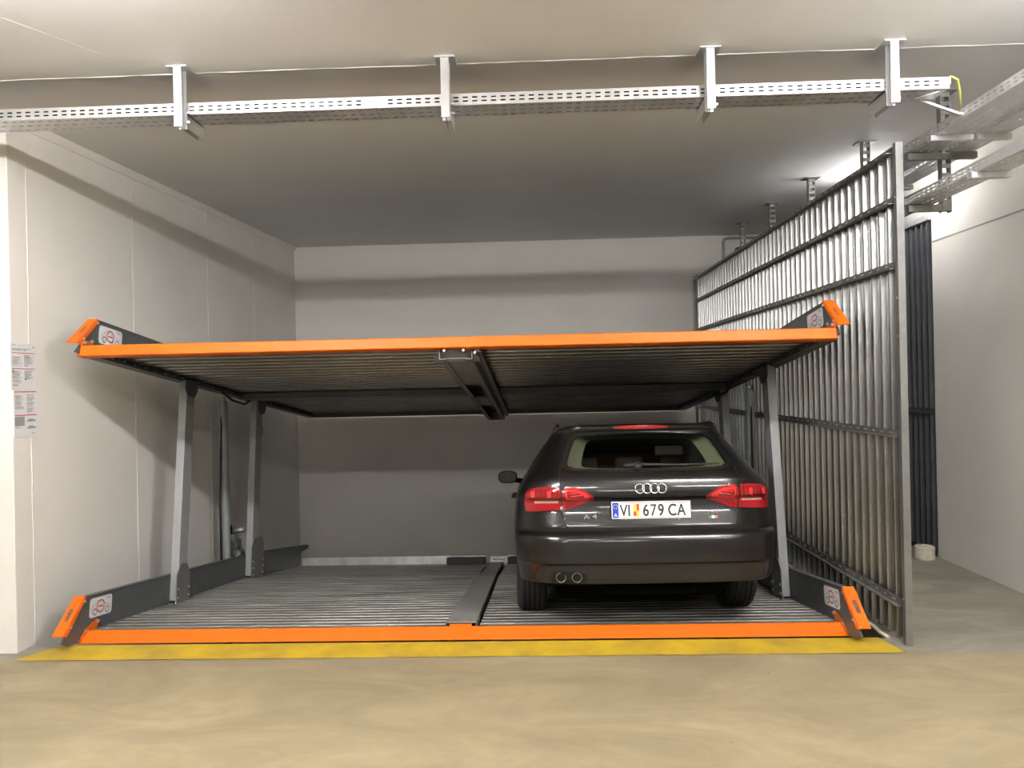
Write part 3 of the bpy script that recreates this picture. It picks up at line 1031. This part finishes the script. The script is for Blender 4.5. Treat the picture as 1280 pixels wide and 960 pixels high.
def patch(name, P, m, parent, off=.003, thick=.010, step=.02, fn=None, smooth=True):
    """surface patch filling outline P (x,z), lying on the car's rear surface"""
    fn = fn or on
    P = dens(P, step)
    xs = [p[0] for p in P]; zs = [p[1] for p in P]
    V = [Vector(p) for p in P]
    ed = [(i, (i + 1) % len(P)) for i in range(len(P))]
    x = min(xs) + step / 2
    while x < max(xs):
        z = min(zs) + step / 2
        while z < max(zs):
            if inpoly(x, z, P) and min((x - p[0]) ** 2 + (z - p[1]) ** 2 for p in P) > (step * .45) ** 2:
                V.append(Vector((x, z)))
            z += step
        x += step
    vo, _, fo, _, _, _ = delaunay_2d_cdt(V, ed, [], 1, 1e-6)
    A = [fn(v.x, v.y, off) for v in vo]
    n = len(A)
    mb = MB()
    if thick == 0:
        mb.add(A, [tuple(f) for f in fo])
        return mb.build(name, m, parent, smooth=True)
    B = [fn(v.x, v.y, off - thick) for v in vo]
    mb.add(A + B, [tuple(f) for f in fo] + [tuple(n + i for i in f[::-1]) for f in fo])
    # rim: edges used once
    cnt = {}
    for f in fo:
        for a, b in zip(f, list(f[1:]) + [f[0]]):
            cnt[(a, b)] = 1
    for (a, b) in list(cnt):
        if (b, a) not in cnt:
            mb.f.append((a, b, n + b, n + a))
    o = mb.build(name, m, parent, smooth=smooth)
    if smooth:
        es = o.modifiers.new('es', 'EDGE_SPLIT'); es.split_angle = math.radians(50)
    return o
def strip(name, P, wd, m, parent, off=.002, closed=False, fn=None):
    """thin raised line along path P on the surface"""
    fn = fn or on
    P = dens(P, .02, closed)
    mb = MB()
    pts = [fn(x, z, off) for x, z in P]
    if closed: pts.append(pts[0])
    mb.tube(pts, wd / 2, 6)
    return mb.build(name, m, parent, smooth=True)

# body shell from stacked plan outlines
zs = [.20, .23, .26, .28, .30, .315, .33, .36, .39, .42, .44, .45, .455, .47, .50, .53, .56, .585, .605, .62, .632, .642, .652, .660, .668, .675, .69, .70, .73, .76, .79, .82, .84, .852, .858, .864, .87, .877, .884, .892, .90, .92, .94, .96, .985, 1.0, 1.02, 1.04, 1.06, 1.09, 1.12, 1.15, 1.18, 1.21, 1.24, 1.27, 1.30, 1.32, 1.335, 1.345, 1.352, 1.36, 1.372, 1.38, 1.388, 1.395, 1.402, 1.409, 1.415, 1.422, 1.428]
def half(z):
    w_, cx, cy = Wf(z), CXf(z), CYf(z)
    P = []
    for i in range(16):
        x = (w_ - cx) * i / 16
        P.append((x, ysurf(x, z)))
    for i in range(13):
        a = math.pi / 2 * i / 12
        x = w_ - cx + cx * math.sin(a)
        P.append((x, ysurf(x, z) if i < 12 else Rf(z) + BOW * w_ * w_ + cy))
    y0 = P[-1][1]
    fcx, fcy = min(.4, w_ * .5), min(.55, (Ff(z) - y0) * .3)
    y1 = Ff(z) - fcy
    for i in range(1, 30):
        P.append((w_, y0 + (y1 - y0) * i / 30))
    for i in range(9):
        a = math.pi / 2 * i / 8
        P.append((w_ - fcx + fcx * math.cos(a), y1 + fcy * .85 * math.sin(a)))
    yf = P[-1][1]
    for i in range(1, 7):
        x = (w_ - fcx) * (1 - i / 6)
        P.append((x, yf + (Ff(z) - yf) * (1 - (x / (w_ - fcx)) ** 2)))
    return P
mb = MB()
rows = []
for z in zs:
    h = half(z)
    ring = [(x, y, z) for x, y in h] + [(-x, y, z) for x, y in h[-2:0:-1]]
    rows.append(ring)
n = len(rows[0])
vs = [p for r in rows for p in r]
fs = []
for j in range(len(rows) - 1):
    for i in range(n):
        k = (i + 1) % n
        fs.append((j * n + i, j * n + k, (j + 1) * n + k, (j + 1) * n + i))
fs.append(tuple(range(n))[::-1]); fs.append(tuple(range((len(rows) - 1) * n, len(rows) * n)))
mb.add(vs, fs)
body = mb.build('body', C_['paint'], car, smooth=True)
body.data.materials.append(C_['under'])
AX_R, AX_F, WR = 1.015, 3.823, .318
cut = MB()
for ya in (AX_R, AX_F):
    for sx in (-1, 1):
        cut.tube([(sx * .56, ya, WR + .01), (sx * 1.1, ya, WR + .01)], .365, 40)
cuto = cut.build('cut', C_['under'], car)
bm_ = body.modifiers.new('b', 'BOOLEAN'); bm_.object = cuto; bm_.operation = 'DIFFERENCE'; bm_.solver = 'EXACT'
dg = bpy.context.evaluated_depsgraph_get()
dg.update()
new = bpy.data.meshes.new_from_object(body.evaluated_get(dg))
body.modifiers.clear()
body.data = new
bpy.data.objects.remove(cuto)
# openings: rear window; dark underside
WIN = chaikin([(-.40, 1.308), (0, 1.322), (.40, 1.308), (.475, 1.292), (.505, 1.235), (.545, 1.125), (.548, 1.088), (.515, 1.070), (.25, 1.062), (0, 1.060), (-.25, 1.062), (-.515, 1.070), (-.548, 1.088), (-.545, 1.125), (-.505, 1.235), (-.475, 1.292)], 2)
WINo = [(x * 1.02, 1.19 + (z - 1.19) * 1.03) for x, z in WIN]
import bmesh
bm = bmesh.new(); bm.from_mesh(body.data)
dele = []
for f in bm.faces:
    c = f.calc_center_median()
    if c.z < .316 or (abs(abs(c.x)) < .9 and ((c.y - AX_R) ** 2 + (c.z - WR - .01) ** 2 < .368 ** 2 or (c.y - AX_F) ** 2 + (c.z - WR - .01) ** 2 < .368 ** 2) and abs(c.x) < .88):
        f.material_index = 1
    if 1.05 < c.z < 1.34 and c.y < .9 and inpoly(c.x, c.z, WIN):
        dele.append(f)
bmesh.ops.delete(bm, geom=dele, context='FACES')
bm.to_mesh(body.data); bm.free()
es = body.modifiers.new('es', 'EDGE_SPLIT'); es.split_angle = math.radians(38)

# rear window, its black border, inner trim and cabin
def ringpatch(name, A, B, m, parent, off=.003):
    mb = MB(); n = len(A)
    pa = [on(x, z, off) for x, z in A]; pb = [on(x, z, off) for x, z in B]
    mb.add(pa + pb, [(i, (i + 1) % n, n + (i + 1) % n, n + i) for i in range(n)])
    return mb.build(name, m, parent, smooth=True)
glass = patch('rear_window', [(x * 1.005, 1.19 + (z - 1.19) * 1.01) for x, z in WIN], C_['glass'], car, .001, 0, .03)
ringpatch('window_border', [(x * 1.06, 1.19 + (z - 1.19) * 1.13) for x, z in WIN], [(x * .985, 1.19 + (z - 1.19) * .97) for x, z in WIN], M['blackgloss'], glass, .0035)
def funnel():
    mb = MB(); n = len(WIN)
    A = [on(x, z, -.012) for x, z in WIN]
    B = [on(x, z, -.012) + Vector((-.10 * x / .5, .09, -(z - 1.19) * .14)) for x, z in WIN]
    D = [p + Vector((-p.x * .10, .9, 0)) for p in B]
    mb.add(A + B, [(i, (i + 1) % n, n + (i + 1) % n, n + i) for i in range(n)])
    o = mb.build('pillar_trim', C_['trim'], car, smooth=True)
    mb = MB()
    mb.add(B + D, [(i, (i + 1) % n, n + (i + 1) % n, n + i) for i in range(n)] + [tuple(range(n, 2 * n))])
    mb.build('cabin_lining', C_['inner'], o, smooth=True)
funnel()
for x in (-.36, 0, .36):
    mb = MB().box(x - .11, x + .11, .90, .97, 1.06, 1.17)
    mb.build('headrest', C_['seat'], car, bevel=.03, smooth=True)
mb = MB().box(-.46, .46, .92, 1.0, .95, 1.075); mb.build('seat_back', C_['seat'], car, bevel=.02)
mb = MB().box(.15, .36, .60, .66, 1.17, 1.24); mb.build('mirror_inside', C_['seat'], car, bevel=.01)

# spoiler brake light
patch('brake_light', chaikin([(-.20, 1.353), (.20, 1.353), (.19, 1.374), (-.19, 1.374)], 1), C_['lens'], car, .003, .012, .012)
# wiper
w_ = MB()
pts = [on(-.06 + .55 * t / 10, 1.085 - .006 * math.sin(t / 10 * 3), .016) for t in range(11)]
w_.tube(pts, [.013, .012, .011, .010, .009, .008, .008, .007, .006, .005, .004], 6)
wo = w_.build('wiper', M['black'], car, smooth=True)
mb = MB(); mb.tube([on(-.07, 1.078, 0), on(-.07, 1.078, .03)], .03, 12); mb.build('wiper_pivot', M['black'], wo, smooth=True)
mb = MB(); mb.tube([on(-.16, 1.080, .012), on(-.07, 1.082, .02)], [.012, .018], 8); mb.build('wiper_cap', M['black'], wo, smooth=True)

# tail lights: outer piece on the wing, inner piece on the tailgate
LIN = chaikin([(-.592, .952), (-.50, .950), (-.44, .930), (-.39, .895), (-.362, .872), (-.42, .848), (-.49, .822), (-.555, .800), (-.582, .800)], 1)
LOUT = chaikin([(-.602, .952), (-.60, .952), (-.70, .955), (-.785, .945), (-.822, .925), (-.835, .86), (-.828, .795), (-.81, .790), (-.70, .795), (-.592, .800), (-.590, .802)], 1)
def insets(P, k, dx=0, dz=0):
    cx = sum(p[0] for p in P) / len(P); cz = sum(p[1] for p in P) / len(P)
    return [(cx + (p[0] - cx) * k + dx, cz + (p[1] - cz) * k + dz) for p in P]
for sd in (-1, 1):
    mir = (lambda P: P) if sd < 0 else mirror
    t = patch('taillight', mir(LIN), C_['lens'], car, .006, .02, .015)
    t2 = patch('taillight', mir(LOUT), C_['lens'], car, .006, .02, .015)
    patch('lens_panel', mir([(-.57, .935), (-.49, .932), (-.43, .908), (-.40, .885), (-.42, .874), (-.46, .868), (-.56, .874)]), C_['lens2'], t, .0085, .004, .012)  # lighter red area of the inner lens
    patch('lamp_core', mir([(-.555, .918), (-.49, .915), (-.44, .895), (-.455, .882), (-.555, .886)]), C_['lens3'], t, .011, .004, .012)
    for zz, x0, x1 in ((.905, -.545, -.47), (.893, -.53, -.445)):
        strip('reflector_bar', mir([(x0, zz), (x1, zz + .006)]), .007, C_['lens2'], t, .0115)
    patch('lens_panel', mir([(-.565, .858), (-.47, .853), (-.53, .822), (-.565, .812)]), C_['lens3'], t, .009, .004, .012)
    patch('reverse_lamp', mir([(-.765, .862), (-.612, .864), (-.610, .846), (-.765, .844)]), C_['clear'], t2, .009, .004, .012)
    patch('lamp_core', mir([(-.79, .93), (-.612, .935), (-.612, .878), (-.80, .875)]), C_['lens3'], t2, .008, .004, .014)
    for k in range(5):
        xx = -.635 - k * .035
        patch('lamp_cell', mir([(xx - .013, .925), (xx + .013, .927), (xx + .013, .888), (xx - .013, .886)]), C_['lens2'] if k in (1, 4) else C_['lens'], t2, .010, .004, .014)

# tailgate seams
SEAM = [(-.597, .795), (-.588, .76), (-.566, .70), (-.545, .674), (-.50, .664), (0, .661), (.50, .664), (.545, .674), (.566, .70), (.588, .76), (.597, .795)]
strip('tailgate_seam', chaikin(SEAM, 2, False), .007, C_['gap'], car, -.0005)
for sd in (-1, 1):
    strip('tailgate_seam', [(sd * .597, .955), (sd * .60, 1.0), (sd * .597, 1.06), (sd * .585, 1.12)], .006, C_['gap'], car, -.001)
patch('undercut_strip', [(-.352, .869), (.352, .869), (.40, .862), (.36, .855), (-.36, .855), (-.40, .862)], C_['gap'], car, .003, .01, .02)  # black plate-lamp strip, also painting the shade of the undercut
strip('bumper_seam', chaikin([(-.597, .795), (-.70, .79), (-.83, .785)], 1, False), .005, C_['gap'], car, .0)
strip('bumper_seam', chaikin([(.597, .795), (.70, .79), (.83, .785)], 1, False), .005, C_['gap'], car, .0)

# number plate
pc = .075
plate = empty('number_plate')
plate.parent = car
py = ysurf(.0, .79) - .012
mb = MB(); mb.box(-.268, .268, py, py + .03, .722, .853)
nb = mb.build('number_plate', M['black'], car, bevel=.003)
bpy.data.objects.remove(plate)
MB().box(-.262, .262, py - .003, py + .002, .738, .850).build('plate_face', C_['plate'], nb, bevel=.002)
def quad(name, x0, x1, z0, z1, m, par, off):
    return MB().add([(x0, py - off, z0), (x1, py - off, z0), (x1, py - off, z1), (x0, py - off, z1)], [(0, 1, 2, 3)]).build(name, m, par)
quad('blue_band', -.256, -.216, .744, .844, C_['blue'], nb, .0036)
for k in range(12):
    a = k * math.pi / 6
    quad('star', -.236 + .013 * math.cos(a) - .0025, -.236 + .013 * math.cos(a) + .0025, .818 + .013 * math.sin(a) - .0025, .818 + .013 * math.sin(a) + .0025, C_['plate'], nb, .0042) if k % 2 == 0 else None
def text(name, s, size, x, z, y, m, par, xs=1., ext=.0004):
    cu = bpy.data.curves.new(name, 'FONT'); cu.body = s; cu.size = size; cu.extrude = ext; cu.align_x = 'CENTER'; cu.offset = 0
    o = bpy.data.objects.new(name, cu); COL.objects.link(o)
    d_ = bpy.context.evaluated_depsgraph_get(); d_.update()
    me = bpy.data.meshes.new_from_object(o.evaluated_get(d_))
    bpy.data.objects.remove(o)
    for v in me.vertices:
        v.co = Vector((x + v.co.x * xs, y - v.co.z, z + v.co.y))
    me.materials.clear(); me.materials.append(m)
    return link(name, me, par)
text('plate_letter', 'A', .035, -.236, .750, py - .0042, C_['plate'], nb)
for ch, x in (('V', -.182), ('I', -.146), ('6', -.035), ('7', .015), ('9', .065), ('C', .140), ('A', .200)):
    o = text('plate_letter', ch, .108, x, .756, py - .0042, C_['ink'], nb, .78)
    mo = o.modifiers.new('s', 'SOLIDIFY'); mo.thickness = .004; mo.offset = 0
quad('coat_of_arms', -.118, -.078, .752, .834, C_['pyel'], nb, .0040)
quad('coat_of_arms', -.096, -.078, .79, .834, C_['pred'], nb, .0044)
quad('coat_of_arms', -.118, -.098, .757, .784, C_['pred'], nb, .0044)
quad('red_line', -.21, .256, .840, .844, C_['pred'], nb, .0038)
quad('red_line', -.21, .256, .744, .747, C_['pred'], nb, .0038)
for k in range(16):
    x = -.2 + k * .025 + random.uniform(-.004, .004)
    quad('frame_print', x, x + random.uniform(.008, .018), .726, .734, M['greyink'], nb, .0012)

# badges
for k in range(4):
    x = -.0733 + k * .0489
    mb = MB()
    c = on(x, .934, .004)
    N = nsurf(x, .934); U = Vector((1, 0, 0)); U = (U - N * U.dot(N)).normalized(); V = N.cross(U)
    mb.tube([c + U * .0305 * math.cos(a) + V * .0305 * math.sin(a) for a in [2 * math.pi * i / 28 for i in range(29)]], .0042, 8, cap=False)
    mb.build('badge_ring', C_['chrome'], car, smooth=True)
def badge(s, x, z, size, m, sp=0):
    N = nsurf(x, z)
    y = ysurf(x, z) - .003
    o = text('badge_letter', s, size, x, z - size * .36, y, m, car, 1.25, .0012)
    mo = o.modifiers.new('s', 'SOLIDIFY'); mo.thickness = .002; mo.offset = 0
badge('A', -.428, .757, .045, C_['chrome'])
badge('4', -.372, .757, .045, C_['chrome'])
for s, x in (('T', .385), ('D', .408), ('I', .428)): badge(s, x, .768, .024, C_['chrome'])
fl = patch('flag_sticker', [(.384, .732), (.403, .732), (.403, .750), (.384, .750)], C_['green'], car, .003, .004, .01)
patch('flag_band', [(.404, .732), (.420, .732), (.420, .750), (.404, .750)], C_['plate'], fl, .003, .004, .01)
patch('flag_band', [(.421, .732), (.440, .732), (.440, .750), (.421, .750)], C_['pred'], fl, .003, .004, .01)

# bumper valance and exhaust
VAL = chaikin([(-.70, .447), (0, .449), (.70, .447), (.765, .42), (.775, .36), (.755, .322), (0, .318), (-.46, .318), (-.755, .322), (-.775, .36), (-.765, .42)], 2)
vo = patch('valance', VAL, C_['valance'], car, .003, .012, .03)
strip('valance_seam', VAL, .006, C_['gap'], vo, .002, closed=True)
EX = chaikin([(-.68, .365), (-.665, .405), (-.54, .408), (-.445, .395), (-.43, .352), (-.44, .325), (-.67, .325)], 2)
patch('exhaust_recess', EX, C_['gap'], vo, .005, .012, .02)
for x in (-.607, -.503):
    mb = MB()
    y = ysurf(x, .362) - .018
    mb.lathe([(.0285, 0), (.0325, 0), (.0335, .01), (.0335, .14), (.0285, .14)], (x, y, .362), 'y', 24)
    e = mb.build('exhaust_pipe', C_['steel'], car, smooth=True)
    MB().lathe([(0, .03), (.028, .03), (.028, .04), (0, .04)], (x, y, .362), 'y', 20).build('exhaust_hole', M['black'], e)
for x in (-.27, .27):
    mb = MB(); mb.tube([on(x, .56, -.002), on(x, .56, .003)], .012, 12); mb.build('parking_sensor', C_['paint'], car)
    strip('sensor_ring', circ(x, .56, .0125, 14), .002, C_['gap'], car, .002)
# underbody box, set low to block light under the car; silencer
MB().box(-.60, .60, .60, 4.2, .15, .30).build('underbody', C_['under'], car)
MB().box(-.30, .35, .36, .75, .20, .27).build('silencer', C_['under'], car, bevel=.03)

# side windows, roof rails, handles, mirrors
def sidefn(sd):
    def f(y, z, off=0.):
        return Vector((sd * (Wf(z) + off), y, z))
    return f
for sd in (-1, 1):
    fn = sidefn(sd)
    for P in ([(1.02, 1.045), (1.60, 1.035), (1.60, 1.30), (1.30, 1.30), (1.15, 1.24)],
              [(1.66, 1.035), (2.08, 1.03), (2.30, 1.03), (2.22, 1.315), (1.66, 1.315)],
              [(2.38, 1.03), (3.25, 1.02), (3.0, 1.12), (2.62, 1.27), (2.5, 1.305), (2.31, 1.315)],
              [(.72, 1.06), (.95, 1.045), (1.06, 1.22), (.98, 1.20)]):
        patch('side_window', P, M['blackgloss'], car, .004, .006, .05, fn=fn)
    strip('window_trim', [(.62, 1.035), (3.3, 1.008)], .012, M['blackgloss'], car, .003, fn=fn)
    for y in (1.72, 2.44):
        strip('door_seam', [(y, .35), (y + .02, .7), (y + .03, 1.02)], .006, C_['gap'], car, 0, fn=fn)
    for y in (1.62, 2.55):
        mb = MB()
        mb.tube([fn(y, .86, 0), fn(y + .02, .86, .035), fn(y + .16, .862, .035), fn(y + .18, .862, 0)], .013, 8)
        mb.build('door_handle', C_['paint'], car, smooth=True)
    mb = MB()
    mb.tube([(sd * .575, .50, 1.372), (sd * .575, .62, 1.408), (sd * .575, .9, 1.42), (sd * .57, 2.2, 1.42), (sd * .56, 2.5, 1.37)], .013, 8)
    mb.build('roof_rail', M['blackgloss'], car, smooth=True)
    # mirror: stalk and rounded housing
    mb = MB()
    mb.tube([(sd * .83, 2.98, .99), (sd * .90, 2.98, 1.0), (sd * .93, 2.97, 1.01)], [.03, .026, .03], 8)
    st = mb.build('mirror_stalk', M['blackgloss'], car, smooth=True)
    mb = MB()
    N1, N2 = 14, 20
    for i in range(N1 + 1):
        a = -math.pi / 2 + math.pi * i / N1
        for j in range(N2):
            b = 2 * math.pi * j / N2
            X = math.copysign(abs(math.cos(b)) ** .7, math.cos(b)) * math.cos(a) ** .6 if abs(math.cos(a)) > 1e-6 else 0
            Z = math.copysign(abs(math.sin(b)) ** .7, math.sin(b)) * math.cos(a) ** .6 if abs(math.cos(a)) > 1e-6 else 0
            y = math.sin(a) * .09
            mb.v.append((sd * (.995 + .105 * X), 2.97 + max(y, -.055), 1.035 + .068 * Z))
    for i in range(N1):
        for j in range(N2):
            mb.f.append((i * N2 + j, i * N2 + (j + 1) % N2, (i + 1) * N2 + (j + 1) % N2, (i + 1) * N2 + j))
    mh = mb.build('mirror_housing', M['blackgloss'], st, smooth=True)
    mg = MB()
    mg.add([(sd * .995 + .088 * math.copysign(abs(math.cos(a)) ** .6, math.cos(a)), 2.914, 1.035 + .052 * math.copysign(abs(math.sin(a)) ** .6, math.sin(a))) for a in [2 * math.pi * i / 24 for i in range(24)]], [tuple(range(24))])
    mg.build('mirror_glass', C_['chrome2'] if 'chrome2' in C_ else M['blackgloss'], st)

# wheels
def tyre_prof():
    R, r0, hw = WR, .215, .1125
    P = [(r0, -hw + .012), (r0 + .03, -hw), (r0 + .06, -hw - .003), (R - .035, -hw + .002), (R - .012, -hw + .016), (R - .002, -hw + .032)]
    for gx in (-.055, -.018, .020, .056):
        P += [(R, gx - .006), (R - .009, gx - .004), (R - .009, gx + .004), (R, gx + .006)]
    P += [(R - .002, hw - .032), (R - .012, hw - .016), (R - .035, hw - .002), (r0 + .06, hw + .003), (r0 + .03, hw), (r0, hw - .012)]
    return P
mb = MB(); mb.lathe(tyre_prof(), (0, 0, 0), 'x', 56)
ty = None
for ya in (AX_R, AX_F):
    for sd in (-1, 1):
        if ty is None:
            ty = mb.build('tyre', C_['tyre'], car, smooth=True)
            e = ty.modifiers.new('es', 'EDGE_SPLIT'); e.split_angle = math.radians(40)
            o = ty
            rm = MB(); rm.lathe([(.16, -.09), (.216, -.09), (.218, .095), (.205, .098), (.19, .06), (.17, -.07)], (0, 0, 0), 'x', 40)
            rmo = rm.build('wheel_rim', C_['rim'], ty, smooth=True)
            spk = MB()
            for k in range(5):
                a = 2 * math.pi * k / 5
                ca, sa = math.cos(a), math.sin(a)
                q = []
                for rr, hw_, xo in ((.04, .035, .05), (.205, .022, .085)):
                    for s1 in (-1, 1):
                        q.append((rr, s1 * hw_, xo)); q.append((rr, s1 * hw_, xo - .03))
                spk.add([(x, r * ca - h * sa, r * sa + h * ca) for r, h, x in q], [(0, 2, 6, 4), (1, 5, 7, 3), (0, 4, 5, 1), (2, 3, 7, 6), (4, 6, 7, 5), (0, 1, 3, 2)])
            spk.tube([(.0, 0, 0), (.065, 0, 0)], .055, 16)
            spo = spk.build('spokes', C_['rim'], ty)
            bk = MB(); bk.lathe([(0, -.06), (.17, -.06), (.17, -.05), (0, -.05)], (0, 0, 0), 'x', 24)
            bko = bk.build('brake_disc', C_['under'], ty)
        else:
            o = link('tyre', ty.data, car)
            e = o.modifiers.new('es', 'EDGE_SPLIT'); e.split_angle = math.radians(40)
            for c_ in (rmo, spo, bko):
                link(c_.name.split('.')[0], c_.data, o)
        o.location = (sd * .787, ya, WR + .0)
        if sd < 0: o.rotation_euler = (0, 0, math.pi)
